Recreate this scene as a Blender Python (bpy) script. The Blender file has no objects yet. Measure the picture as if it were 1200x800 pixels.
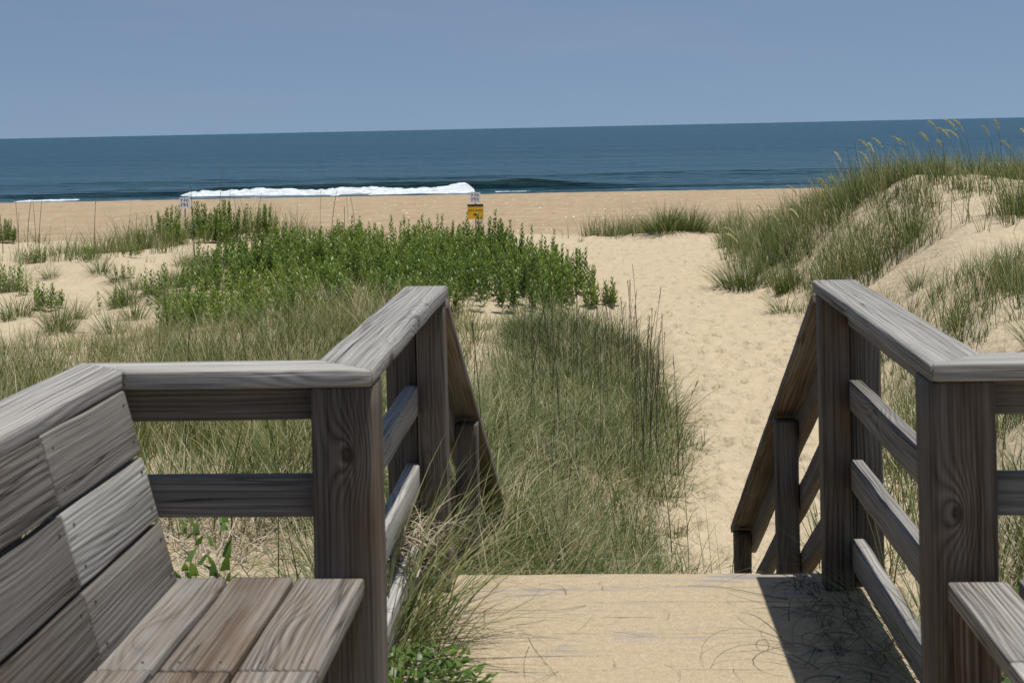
import bpy, bmesh, math, random
import numpy as np
from mathutils import Matrix, Vector

random.seed(7)
rng = np.random.default_rng(7)
C = bpy.context.scene.collection
R = math.radians
CAMZ = 1.47

# ------------------------------------------------------------------ basics
def tag(o, label=None, cat=None, group=None, kind=None):
    if label: o['label'] = label
    if cat: o['category'] = cat
    if group: o['group'] = group
    if kind: o['kind'] = kind
    return o

def empty(name, loc=(0, 0, 0), rz=0):
    o = bpy.data.objects.new(name, None); C.objects.link(o)
    o.location = loc; o.rotation_euler = (0, 0, rz); o.empty_display_size = .1
    return o

def copy_tree(o, parent=None):
    c = o.copy(); C.objects.link(c)
    if parent: c.parent = parent
    for ch in list(o.children): copy_tree(ch, c)
    return c

def link(name, me, mat, parent=None):
    o = bpy.data.objects.new(name, me); C.objects.link(o)
    if mat is not None and not me.materials: me.materials.append(mat)
    if parent is not None: o.parent = parent
    return o

def np_mesh(name, V, F, attrs=None, smooth=False):
    """V (n,3) float, F list/array of quads (m,4) or tris (m,3)"""
    V = np.asarray(V, dtype=np.float32); F = np.asarray(F, dtype=np.int32)
    me = bpy.data.meshes.new(name)
    k = F.shape[1]
    me.vertices.add(len(V)); me.vertices.foreach_set('co', V.ravel())
    me.loops.add(F.size); me.loops.foreach_set('vertex_index', F.ravel())
    me.polygons.add(len(F))
    me.polygons.foreach_set('loop_start', np.arange(0, F.size, k, dtype=np.int32))
    me.polygons.foreach_set('loop_total', np.full(len(F), k, dtype=np.int32))
    if smooth: me.polygons.foreach_set('use_smooth', np.ones(len(F), dtype=bool))
    for nm, a in (attrs or {}).items():
        a = np.asarray(a, dtype=np.float32)
        if a.ndim == 1:
            me.attributes.new(nm, 'FLOAT', 'POINT').data.foreach_set('value', a)
        else:
            me.attributes.new(nm, 'FLOAT_VECTOR', 'POINT').data.foreach_set('vector', a.ravel())
    me.update(calc_edges=True); me.validate()
    return me

# lattice noise --------------------------------------------------------
_T = np.random.default_rng(3).random((256, 256))
def vn(x, y, s=0):
    x = np.asarray(x, float) + s * 17.31; y = np.asarray(y, float) + s * 9.77
    xi = np.floor(x).astype(int); yi = np.floor(y).astype(int)
    fx = x - xi; fy = y - yi
    fx = fx * fx * (3 - 2 * fx); fy = fy * fy * (3 - 2 * fy)
    a = _T[xi & 255, yi & 255]; b = _T[(xi + 1) & 255, yi & 255]
    c = _T[xi & 255, (yi + 1) & 255]; d = _T[(xi + 1) & 255, (yi + 1) & 255]
    return (a * (1 - fx) + b * fx) * (1 - fy) + (c * (1 - fx) + d * fx) * fy
def fbm(x, y, s=0, o=4):
    r = 0; a = .5
    for i in range(o):
        r = r + a * vn(x * 2 ** i, y * 2 ** i, s + i * 3); a *= .5
    return r
def sm(a, b, x):
    t = np.clip((np.asarray(x, float) - a) / (b - a), 0, 1)
    return t * t * (3 - 2 * t)

# ------------------------------------------------------------------ terrain
YP = [-3000, -5, 3, 5, 6.5, 8, 9, 17, 25, 36, 38.5, 41, 46, 60, 85, 97, 99.5, 103, 112, 125, 170]
ZP = [-1.0, -.9, -.6, -.75, -1.0, -1.2, -1.25, -1.32, -1.27, -1.38, -1.38, -1.6, -1.85, -2.18, -2.66, -2.86, -2.95, -3.2, -3.9, -4.8, -8]
def path_left(y):  return np.interp(y, [4, 8, 9, 12.7, 17, 20, 23, 30, 38, 44], [.2, .45, .5, .74, .62, .2, -.75, -1.2, -.3, -1.5])
def path_right(y): return np.interp(y, [4, 8, 12, 16, 22, 25, 28, 33, 40, 46], [.9, 1.5, 2.0, 2.2, 2.65, 2.35, 2.3, 2.4, 2.9, 6])
def height(x, y, fine=True):
    x = np.asarray(x, float); y = np.asarray(y, float)
    z = np.interp(y, YP, ZP)
    pl, pr = path_left(y), path_right(y)
    inl = np.interp(y, [-5, 30, 36, 44], [1, 1, .6, 0])
    # left side: bank beside the landing, low dune behind
    L = sm(0, 1.0, pl - x)
    A = np.interp(y, [-5, 3, 6, 8, 11, 14, 19, 24, 29, 33, 38, 43], [.3, .35, .38, .55, .38, .2, .25, .38, .42, .35, .1, 0])
    z = z + L * A
    und = (fbm(x * .35, y * .35, 1) - .47) * .5 * sm(.2, 3, pl - x) * inl
    z = z + und
    z = z + .30 * np.exp(-((x + 7.6) / 1.8) ** 2 - ((y - 30.5) / 2.2) ** 2) + .25 * np.exp(-((x + 12.8) / 1.6) ** 2 - ((y - 31) / 2) ** 2)
    # right side dune
    A = np.interp(y, [-5, 3, 5, 8, 12, 16, 19, 21, 23.5, 27, 32, 37, 42], [.5, .5, .55, .72, .85, 1.0, 1.22, 1.5, 1.72, 1.55, .95, .45, 0])
    w = np.interp(y, [4, 8, 12, 16, 20, 23, 27, 34], [.7, 1.2, 1.8, 2.2, 2.8, 3.1, 3.0, 2.8])
    S = sm(0, 1, (x - pr) / w)
    z = z + S * A
    z = z + (fbm(x * .45, y * .45, 5) - .47) * .5 * S * inl
    z = z + .16 * (vn(x * 1.1, y * 1.1, 8) - .5) * sm(.3, 1.4, x - pr) * inl
    z = z + .22 * np.exp(-((x - 2.0) / .9) ** 2 - ((y - 37) / 1.3) ** 2)
    # beach undulation
    z = z + (fbm(x * .08, y * .12, 11) - .47) * .22 * sm(42, 55, y) * (1 - sm(92, 99, y))
    if fine:
        z = z + (fbm(x * 1.6, y * 1.6, 21, 3) - .44) * .07
    # keep the sand below the boardwalk
    over = (x > -1.45) & (x < 2.4) & (y < 3.35) | (x > -.62) & (x < .80) & (y < 4.95)
    z = np.where(over, np.minimum(z, -.28), z)
    return z

def axis(pieces):
    out = []
    for a, b, n in pieces: out.append(np.linspace(a, b, n, endpoint=False))
    out.append(np.array([pieces[-1][1]]))
    return np.concatenate(out)
gx = np.concatenate([-np.geomspace(16, 3000, 40)[::-1], axis([(-15.9, -1.5, 130), (-1.5, 4.5, 130), (4.5, 16, 110)]), np.geomspace(16.3, 3000, 40)])
gy = np.concatenate([-np.geomspace(3, 3000, 20)[::-1], axis([(-2.9, 5, 40), (5, 34, 600), (34, 50, 130), (50, 104, 110), (104, 170, 40)])])
X, Y = np.meshgrid(gx, gy)
Z = height(X, Y)
# worn footprints along the sand path
def stamp(cx, cy, ang, l, w, dep):
    r = l * 1.8
    i0, i1 = np.searchsorted(gx, [cx - r, cx + r]); j0, j1 = np.searchsorted(gy, [cy - r, cy + r])
    if i1 <= i0 or j1 <= j0: return
    dx = X[j0:j1, i0:i1] - cx; dy = Y[j0:j1, i0:i1] - cy
    u = dx * math.cos(ang) + dy * math.sin(ang); v = -dx * math.sin(ang) + dy * math.cos(ang)
    q = (u / l) ** 2 + (v / w) ** 2
    Z[j0:j1, i0:i1] += -dep * np.exp(-q * 2.2) + dep * .45 * np.exp(-(np.sqrt(q) - 1.15) ** 2 * 9)
for k in range(2600):
    cy = 7 + 35 * rng.random() ** 1.0
    a, b = float(path_left(cy)) - .1, float(path_right(cy)) + .5
    cx = a + (b - a) * rng.random()
    stamp(cx, cy, math.pi / 2 + rng.normal(0, .5), .13 + .06 * rng.random(), .07 + .03 * rng.random(), .02 + .032 * rng.random())
ny, nx = X.shape
idx = np.arange(nx * ny).reshape(ny, nx)
F = np.stack([idx[:-1, :-1], idx[:-1, 1:], idx[1:, 1:], idx[1:, :-1]], -1).reshape(-1, 4)
ground_me = np_mesh('ground', np.stack([X, Y, Z], -1).reshape(-1, 3), F, smooth=True)

# ------------------------------------------------------------------ material helpers
class NT:
    def __init__(s, name):
        s.m = bpy.data.materials.new(name); s.m.use_nodes = True
        s.t = s.m.node_tree; s.t.nodes.clear()
        s.out = s.n('ShaderNodeOutputMaterial')
    def n(s, typ, **kw):
        nd = s.t.nodes.new(typ)
        for k, v in kw.items(): setattr(nd, k, v)
        return nd
    def l(s, a, b): s.t.links.new(a, b)
    def setin(s, sock, v):
        if hasattr(v, 'is_output'): s.l(v, sock)
        else: sock.default_value = v
    def math(s, op, a, b=None, c=None, clamp=False):
        nd = s.n('ShaderNodeMath', operation=op, use_clamp=clamp)
        for i, v in enumerate((a, b, c)):
            if v is not None: s.setin(nd.inputs[i], v)
        return nd.outputs[0]
    def vmul(s, v, k):
        nd = s.n('ShaderNodeVectorMath', operation='MULTIPLY')
        s.setin(nd.inputs[0], v); s.setin(nd.inputs[1], k); return nd.outputs[0]
    def vadd(s, v, k):
        nd = s.n('ShaderNodeVectorMath', operation='ADD')
        s.setin(nd.inputs[0], v); s.setin(nd.inputs[1], k); return nd.outputs[0]
    def noise(s, vec, scale=1, detail=2, rough=.5, dist=0):
        nd = s.n('ShaderNodeTexNoise'); s.l(vec, nd.inputs['Vector'])
        nd.inputs['Scale'].default_value = scale; nd.inputs['Detail'].default_value = detail
        nd.inputs['Roughness'].default_value = rough; nd.inputs['Distortion'].default_value = dist
        return nd.outputs['Fac']
    def voro(s, vec, scale=1, feature='F1', rnd=1):
        nd = s.n('ShaderNodeTexVoronoi', feature=feature); s.l(vec, nd.inputs['Vector'])
        nd.inputs['Scale'].default_value = scale; nd.inputs['Randomness'].default_value = rnd
        return nd.outputs['Distance']
    def ramp(s, fac, stops):
        nd = s.n('ShaderNodeValToRGB'); s.l(fac, nd.inputs[0])
        e = nd.color_ramp.elements
        while len(e) < len(stops): e.new(.5)
        for el, (p, c) in zip(e, stops):
            el.position = p
            el.color = (c, c, c, 1) if isinstance(c, (int, float)) else (*c, 1)
        return nd.outputs[0]
    def mix(s, f, a, b, mode='MIX'):
        nd = s.n('ShaderNodeMix', data_type='RGBA', blend_type=mode)
        s.setin(nd.inputs['Factor'], f)
        for k, v in (('A', a), ('B', b)):
            so = [i for i in nd.inputs if i.name == k and i.type == 'RGBA'][0]
            if isinstance(v, tuple): v = (*v, 1)
            s.setin(so, v)
        return [o for o in nd.outputs if o.type == 'RGBA'][0]
    def mapr(s, v, a, b, c=0., d=1.):
        nd = s.n('ShaderNodeMapRange'); s.setin(nd.inputs[0], v)
        for i, q in enumerate((a, b, c, d)): nd.inputs[i + 1].default_value = q
        return nd.outputs[0]
    def attr(s, name, typ='GEOMETRY'):
        return s.n('ShaderNodeAttribute', attribute_name=name, attribute_type=typ)
    def pos(s): return s.n('ShaderNodeNewGeometry').outputs['Position']
    def bump(s, h, strength=.5, dist=.01, normal=None):
        nd = s.n('ShaderNodeBump'); s.l(h, nd.inputs['Height'])
        nd.inputs['Strength'].default_value = strength; nd.inputs['Distance'].default_value = dist
        if normal is not None: s.l(normal, nd.inputs['Normal'])
        return nd.outputs[0]
    def bsdf(s, col, rough=.8, normal=None, spec=.3, **kw):
        b = s.n('ShaderNodeBsdfPrincipled')
        s.setin(b.inputs['Base Color'], (*col, 1) if isinstance(col, tuple) else col)
        s.setin(b.inputs['Roughness'], rough)
        b.inputs['Specular IOR Level'].default_value = spec
        if normal is not None: s.l(normal, b.inputs['Normal'])
        for k, v in kw.items(): s.setin(b.inputs[k], v)
        s.last = b
        s.l(b.outputs[0], s.out.inputs[0]); return b

# sand -----------------------------------------------------------------
def make_sand():
    m = NT('sand')
    p = m.pos()
    sep = m.n('ShaderNodeSeparateXYZ'); m.l(p, sep.inputs[0])
    big = m.noise(p, .35, 4, .6)
    mid = m.noise(p, 3.2, 4, .6)
    fine = m.noise(p, 90, 2, .7)
    grain = m.noise(p, 420, 1, .5)
    yy = m.math('ADD', sep.outputs['Y'], m.math('MULTIPLY', m.math('SUBTRACT', big, .5), 9))
    beach = m.mapr(yy, 40, 47)
    dune = m.mix(m.mapr(mid, .3, .7), (.41, .335, .225), (.49, .405, .28))
    dune = m.mix(m.mapr(big, .35, .7, 0, .6), dune, (.465, .38, .26))
    bcol = m.mix(m.mapr(m.math('ADD', m.math('MULTIPLY', m.noise(m.vmul(p, (.25, 1, 1)), .8, 5, .65), .5), m.math('MULTIPLY', m.noise(m.vmul(p, (2.4, .4, 1)), 1, 4, .75), .5)), .38, .62), (.29, .215, .135), (.39, .302, .198))
    col = m.mix(beach, dune, bcol)
    # damp face of the berm
    wet = m.mapr(sep.outputs['Z'], -3.6, -2.95, 1., 0.)
    col = m.mix(m.math('MULTIPLY', wet, .75), col, (.20, .13, .085))
    # grains, shell grit and wrack
    g = m.mapr(m.math('ADD', m.math('MULTIPLY', fine, .6), m.math('MULTIPLY', grain, .4)), .3, .7, .82, 1.14)
    col = m.mix(1., col, m.n('ShaderNodeCombineXYZ').outputs[0], 'MIX') if False else col
    gm = m.n('ShaderNodeCombineColor')
    for i in range(3): m.l(g, gm.inputs[i])
    col = m.mix(1., col, gm.outputs[0], 'MULTIPLY')
    v = m.voro(m.vmul(p, (1.0, .10, 1)), 2.6)
    shell = m.math('MULTIPLY', m.math('LESS_THAN', v, .11), beach)
    col = m.mix(m.math('MULTIPLY', shell, .7), col, (.72, .62, .50))
    v2 = m.voro(m.vadd(m.vmul(p, (.5, .12, 1)), (31.7, 11.3, 0)), 2.6)
    wr = m.math('MULTIPLY', m.math('MULTIPLY', m.math('LESS_THAN', v2, .13), beach), m.mapr(m.noise(m.vmul(p, (.08, .3, .3)), 1, 3, .6), .48, .62))
    col = m.mix(m.math('MULTIPLY', wr, .6), col, (.17, .12, .08))
    h = m.math('ADD', m.math('MULTIPLY', m.noise(p, 5.5, 3, .55, .6), .65), m.math('MULTIPLY', fine, .06))
    h = m.math('ADD', h, m.math('MULTIPLY', m.noise(p, 13, 3, .6, .5), .26))
    nrm = m.bump(h, .85, .11)
    m.bsdf(col, .95, nrm, .12)
    return m.m
SAND = make_sand()
tag(link('ground', ground_me, SAND), kind='structure')

# weathered timber -------------------------------------------------------
def make_wood():
    m = NT('weathered_timber')
    wc = m.attr('wc').outputs['Vector']
    tone = m.attr('tone').outputs['Fac']; brown = m.attr('brown').outputs['Fac']
    sep = m.n('ShaderNodeSeparateXYZ'); m.l(wc, sep.inputs[0])
    warp = m.noise(m.vmul(wc, (.75, 5.5, 5.5)), 1, 2, .5)
    warp2 = m.noise(m.vmul(wc, (2.6, 22, 22)), 1, 2, .5)
    kd0 = m.voro(m.vmul(wc, (1.5, 6.5, 3.0)), 1)
    dv = m.n('ShaderNodeVectorMath', operation='SUBTRACT'); m.l(wc, dv.inputs[0]); m.l(m.attr('kc').outputs['Vector'], dv.inputs[1])
    ln = m.n('ShaderNodeVectorMath', operation='LENGTH'); m.l(m.vmul(dv.outputs[0], (3.0, 5.6, 0)), ln.inputs[0])
    kd = m.math('MINIMUM', kd0, ln.outputs['Value'])
    kn = m.mapr(kd, 0, .42, 1, 0); kn = m.math('POWER', kn, 2.2)
    rr = m.math('ADD', m.math('MULTIPLY', sep.outputs['Y'], 74), m.math('MULTIPLY', sep.outputs['Z'], 78))
    rr = m.math('ADD', rr, m.math('MULTIPLY', warp, 7.5))
    rr = m.math('ADD', rr, m.math('MULTIPLY', warp2, .7))
    rr = m.math('ADD', rr, m.math('MULTIPLY', kn, 5))
    ring = m.math('ABSOLUTE', m.math('SUBTRACT', m.math('FRACT', rr), .5))
    ring = m.mapr(ring, .02, .5)                       # sharp dark late-wood lines
    ring = m.math('POWER', ring, .7)
    fib = m.noise(m.vmul(wc, (1.8, 230, 230)), 1, 3, .6)
    fib2 = m.noise(m.vmul(wc, (.7, 70, 70)), 1, 2, .6)
    crack = m.math('ABSOLUTE', m.math('SUBTRACT', m.noise(m.vmul(wc, (.6, 30, 30)), 1, 2, .5), .5))
    cmask = m.mapr(m.noise(m.vmul(wc, (1.3, 14, 14)), 1, 2, .5), .48, .58)
    crack = m.math('MULTIPLY', m.mapr(crack, 0, .020, 1, 0), cmask)
    cr2 = m.math('ABSOLUTE', m.math('SUBTRACT', m.noise(m.vmul(wc, (.7, 62, 62)), 1, 2, .5), .5))
    crack = m.math('MAXIMUM', crack, m.math('MULTIPLY', m.mapr(cr2, 0, .022, .8, 0), m.mapr(m.noise(m.vmul(wc, (1.5, 18, 18)), 1.7, 2, .5), .47, .6)))
    knot = m.mapr(kd, .045, .085, 1, 0)
    rw = m.mapr(m.noise(m.vmul(wc, (.9, 5, 5)), 1.1, 2, .5), .35, .65, .06, .40); rw = m.math('MAXIMUM', rw, m.math('MULTIPLY', m.mapr(ln.outputs['Value'], .08, .7, 1, 0), .55))
    ring = m.math('ADD', m.math('MULTIPLY', m.math('SUBTRACT', ring, .55), m.math('MULTIPLY', rw, 2.5)), .55)
    lum = m.math('ADD', m.math('MULTIPLY', ring, .38), m.math('MULTIPLY', m.mapr(fib, .31, .69), .38))
    lum = m.math('ADD', lum, m.math('MULTIPLY', m.mapr(fib2, .3, .7), .24))
    grey = m.ramp(lum, [(.12, (.060, .054, .047)), (.42, (.205, .196, .180)), (.72, (.335, .328, .308)), (1, (.46, .455, .432))])
    brn = m.ramp(lum, [(.12, (.042, .028, .020)), (.5, (.165, .118, .082)), (.8, (.27, .205, .145)), (1, (.37, .30, .225))])
    blot = m.noise(m.vmul(wc, (2.2, 9, 9)), 1, 4, .6)
    bf = m.math('MULTIPLY', m.mapr(blot, .38, .68, .35, 1.2), brown, clamp=True)
    col = m.mix(bf, grey, brn)
    blot2 = m.mapr(m.noise(m.vmul(wc, (1.4, 11, 11)), 1.3, 4, .6), .3, .7, .84, 1.12)
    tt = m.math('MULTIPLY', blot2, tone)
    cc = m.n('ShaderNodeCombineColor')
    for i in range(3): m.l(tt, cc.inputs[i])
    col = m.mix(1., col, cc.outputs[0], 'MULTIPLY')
    col = m.mix(m.math('MULTIPLY', knot, .75), col, (.028, .02, .015))
    col = m.mix(m.math('MULTIPLY', crack, .85), col, (.018, .015, .013))
    # rusty nail heads are separate; green bloom low on the posts
    h = m.math('ADD', m.math('MULTIPLY', ring, .5), m.math('MULTIPLY', fib, .45))
    h = m.math('SUBTRACT', h, m.math('MULTIPLY', crack, 1.3))
    h = m.math('SUBTRACT', h, m.math('MULTIPLY', knot, .5))
    m.bsdf(col, .82, m.bump(h, .45, .004), .22)
    return m.m
WOOD = make_wood()

def make_rust():
    m = NT('rusty_steel'); p = m.pos()
    m.bsdf(m.mix(m.noise(p, 400, 2), (.05, .04, .035), (.14, .10, .08)), .6, None, .3, Metallic=.6)
    return m.m
STEEL = make_rust()

def make_deck():
    m = NT('sand_strewn_planks')
    p = m.pos()
    fib = m.noise(m.vmul(p, (5, 150, 150)), 1, 3, .6)
    wood = m.ramp(fib, [(.2, (.12, .115, .12)), (.8, (.33, .32, .325))])
    big = m.noise(m.vmul(p, (1.6, 9, 1)), 1, 4, .62)
    st = m.noise(m.vmul(p, (6, 45, 1)), 1, 3, .6)
    bare = m.mapr(m.math('ADD', m.math('MULTIPLY', big, .62), m.math('MULTIPLY', st, .38)), .545, .63)
    grain = m.noise(p, 140, 3, .8); g2 = m.noise(p, 40, 3, .6)
    sand = m.mix(m.mapr(g2, .3, .7), (.36, .288, .19), (.43, .35, .24))
    g = m.mapr(grain, .3, .7, .70, 1.24)
    gm = m.n('ShaderNodeCombineColor')
    for i in range(3): m.l(g, gm.inputs[i])
    sand = m.mix(1., sand, gm.outputs[0], 'MULTIPLY')
    col = m.mix(m.math('MULTIPLY', bare, .8), sand, wood)
    h = m.math('ADD', m.math('MULTIPLY', grain, .12), m.math('MULTIPLY', g2, .5))
    m.bsdf(col, .93, m.bump(h, .6, .012), .15)
    return m.m
DECK = make_deck()

# ------------------------------------------------------------------ boards
def board_mesh(segs):
    """segs: list of dicts(c0, e1, e2, e3, L, W, T, k0, k1, tone, brown) -> one mesh.
    c0 = centre of the starting end; e1 along, e2 width, e3 thickness; k0/k1 mitre slopes du/dv."""
    VV, FF, WC, TO, BR, KC = [], [], [], [], [], []
    base = 0
    for s in segs:
        e1, e2, e3 = (np.array(Vector(s[k]).normalized()) for k in ('e1', 'e2', 'e3'))
        L, W, T = s['L'], s['W'], s['T']
        c = s.get('r', .005)
        n = max(2, int(L / .05) + 1)
        w, t = W / 2, T / 2
        prof = []
        for (sx, sy, a0) in ((1, 1, 0), (-1, 1, 90), (-1, -1, 180), (1, -1, 270)):
            for a in (0, 45, 90):
                an = R(a0 + a)
                prof.append((sx * (w - c) + c * math.cos(an), sy * (t - c) + c * math.sin(an)))
        prof = np.array(prof); m = len(prof)
        us = np.concatenate([[0, c * .35, c], np.linspace(c, L - c, n)[1:-1], [L - c, L - c * .35, L]])
        off = rng.random(3) * np.array([40, 30, 30])
        ph = rng.random(4) * 50
        rings = []
        for i, u in enumerate(us):
            ins = c if i in (0, len(us) - 1) else (c * .3 if i in (1, len(us) - 2) else 0)
            v = prof[:, 0] * (1 - ins / w); q = prof[:, 1] * (1 - ins / t)
            f = u / L
            uu = u + (s.get('k0', 0) * v * (1 - f) + s.get('k1', 0) * v * f)
            jit = .0016
            wob = (vn(np.full(m, u * 6 + ph[0]), prof[:, 0] * 60 + ph[1], 2) - .5) * jit * 2
            wob2 = (vn(np.full(m, u * 6 + ph[2]), prof[:, 1] * 60 + ph[3], 4) - .5) * jit * 2
            v2 = v + wob + (vn(u * 1.3 + ph[0], 0.) - .5) * .004 * s.get('bow', 1)
            q2 = q + wob2 + (vn(u * 1.3 + ph[1], 0.) - .5) * .003 * s.get('bow', 1)
            P = np.array(s['c0'])[None] + uu[:, None] * e1 + v2[:, None] * e2 + q2[:, None] * e3
            rings.append(P)
            WC.append(np.stack([uu, v, q], -1) + off)
        V = np.concatenate(rings); VV.append(V)
        nr = len(us)
        for i in range(nr - 1):
            for j in range(m):
                a = base + i * m + j; b = base + i * m + (j + 1) % m
                FF.append((a, b, b + m, a + m))
        # caps (fan of quads)
        def cap(i0, flip):
            o = base + i0 * m
            for j in range(1, m // 2):
                q = (o + j, o + j + 1 if j + 1 <= m - j - 1 else o + j, o + m - j - 1, o + m - j)
                q = (o + (j - 1), o + j, o + m - 1 - j, o + m - j) if True else q
                FF.append(q[::-1] if not flip else q)
        cap(0, False); cap(nr - 1, True)
        kn = s.get('knot'); KC.append(np.tile((np.array([kn[0], kn[1], 0.]) + off) if kn else np.array([-99., -99, -99]), (len(V), 1)))
        TO.append(np.full(len(V), s.get('tone', 1.))); BR.append(np.full(len(V), s.get('brown', .3)))
        base += len(V)
    me = np_mesh('board', np.concatenate(VV), np.array(FF), {'wc': np.concatenate(WC), 'tone': np.concatenate(TO), 'brown': np.concatenate(BR), 'kc': np.concatenate(KC)}, smooth=False)
    return me

def orient(me):
    bm = bmesh.new(); bm.from_mesh(me); bmesh.ops.recalc_face_normals(bm, faces=bm.faces); bm.to_mesh(me); bm.free()

def seg_pts(p0, p1, W, T, up=(0, 0, 1), **kw):
    """board from p0 to p1 (centre line); T measured along 'up' side, W across"""
    p0 = Vector(p0); p1 = Vector(p1); e1 = (p1 - p0).normalized(); e3 = Vector(up)
    e3 = (e3 - e1 * e3.dot(e1)).normalized(); e2 = e3.cross(e1)
    return dict(c0=tuple(p0), e1=e1, e2=e2, e3=e3, L=(p1 - p0).length, W=W, T=T, **kw)

def brd(name, parent, p0, p1, W, T, up=(0, 0, 1), label=None, **kw):
    me = board_mesh([seg_pts(p0, p1, W, T, up, **kw)]); orient(me)
    o = link(name, me, WOOD, parent)
    if label: o['label'] = label
    return o

def nails(board, pts, nrm, r=.003):
    """nail heads driven into a board, in the board's own mesh"""
    bm = bmesh.new(); bm.from_mesh(board.data); board.data.materials.append(STEEL); n0 = len(bm.faces); n = Vector(nrm).normalized(); M = n.to_track_quat('Z', 'Y').to_matrix().to_4x4()
    for p in pts:
        bmesh.ops.create_cone(bm, cap_ends=True, segments=8, radius1=r, radius2=r * .8, depth=.003, matrix=Matrix.Translation(Vector(p)) @ M)
    bm.faces.ensure_lookup_table()
    for f in bm.faces[n0:]: f.material_index = 1
    bm.to_mesh(board.data); bm.free()

U = (0, 0, 1)
# ---- side railing (side = -1 with the backrest bench, +1 shadow side)
def railing(side):
    s = side
    if s < 0:
        xin, y0, lab = -.483, 3.15, 'weathered grey railing whose corner post stands against the bench with the plank backrest'
        xo = -.483 - .14
    else:
        xin, y0, lab = .693, 3.125, 'weathered grey railing casting a dark shadow across the sandy landing'
        xo = .693 + .14
    root = tag(empty('wooden_railing', ((xin + xo) / 2, y0, 0)), lab, 'railing')
    r0 = Vector(root.location)
    def B(name, p0, p1, W, T, up=U, **kw):
        return brd(name, root, Vector(p0) - r0, Vector(p1) - r0, W, T, up, **kw)
    xm = (xin + xo) / 2; yf = 4.80
    zc = .941
    # caps: along the walk, mitred at the corner, and across to the bench
    k = 1 if s < 0 else -1
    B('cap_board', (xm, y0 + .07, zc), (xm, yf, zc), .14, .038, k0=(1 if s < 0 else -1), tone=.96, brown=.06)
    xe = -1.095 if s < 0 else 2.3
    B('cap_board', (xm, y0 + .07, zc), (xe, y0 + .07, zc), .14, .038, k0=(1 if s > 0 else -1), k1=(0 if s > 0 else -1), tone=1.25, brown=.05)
    # corner post, six inch
    B('corner_post', (xin + s * .068, y0 + .083, -.9), (xin + s * .068, y0 + .083, .921), .138, .138, up=(0, -1, 0), tone=.52, brown=.85, r=.007, knot=((1.673, -.012) if s < 0 else (1.545, .016)))
    # end posts: inner carries the cap, outer doubled against it
    B('inner_post', (xin + s * .047, 4.72, -1.3), (xin + s * .047, 4.72, .921), .089, .089, up=(0, -1, 0), tone=.52, brown=.8)
    B('outer_post', (xin + s * .147, 4.76, -1.3), (xin + s * .147, 4.76, .919), .097, .089, up=(0, -1, 0), tone=.42, brown=.65)
    # rails along the walk
    xr = xin + s * (.112 if s > 0 else .112)
    for i, zt in enumerate((.919, .655, .405, .155)):
        B('rail', (xr, y0 + .155, zt - .0445), (xr, 4.712, zt - .0445), .089, .044, up=(-s, 0, 0), bow=.2, tone=((1.0, 1.15, 1.2, 1.25) if s < 0 else (.7, .72, .85, .95))[i], brown=.12)  # shadow-side rails get darker tones: shade on their inner faces put into the colour
    # rails across to the bench
    for i, (zb, zt) in enumerate(((.838, .919), (.624, .713), (.31, .40))):
        xa = xin + s * .139
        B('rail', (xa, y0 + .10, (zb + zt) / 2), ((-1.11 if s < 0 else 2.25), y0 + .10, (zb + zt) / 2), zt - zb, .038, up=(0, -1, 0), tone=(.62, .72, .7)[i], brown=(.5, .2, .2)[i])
    return root
railing(-1); railing(1)

# ---- stair railings
def stair_railing(side):
    s = side; xin = -.487 if s < 0 else .695
    lab = 'sloping stair railing half hidden in the tall grass' if s < 0 else 'sloping stair railing standing against the open sand path'
    root = tag(empty('stair_railing', (xin, 4.8, -1.2)), lab, 'railing')
    r0 = Vector(root.location)
    def B(name, p0, p1, W, T, up=U, **kw):
        return brd(name, root, Vector(p0) - r0, Vector(p1) - r0, W, T, up, **kw)
    k = -.505
    def zl(y): return .905 + (y - 4.82) * k
    y1 = 8.0
    B('handrail', (xin + s * .07, 4.83, zl(4.83)), (xin + s * .07, y1 + .03, zl(y1 + .03)), .14, .038, tone=.8, brown=.95)
    for i, dz in enumerate((.088, .36, .63)):
        B('rail', (xin + s * .112, 4.815, zl(4.815) - dz), (xin + s * .112, y1 + .0, zl(y1) - dz), .089, .038, up=(-s, 0, 0), tone=.72, brown=.8)
    for yy, nm in ((5.95, 'middle_post'), (7.88, 'newel_post')):
        B(nm, (xin + s * .047, yy, -1.75), (xin + s * .047, yy, zl(yy) - .05), .089, .089, up=(0, -1, 0), tone=.55, brown=.75)
    return root
stair_railing(-1); stair_railing(1)

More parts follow.
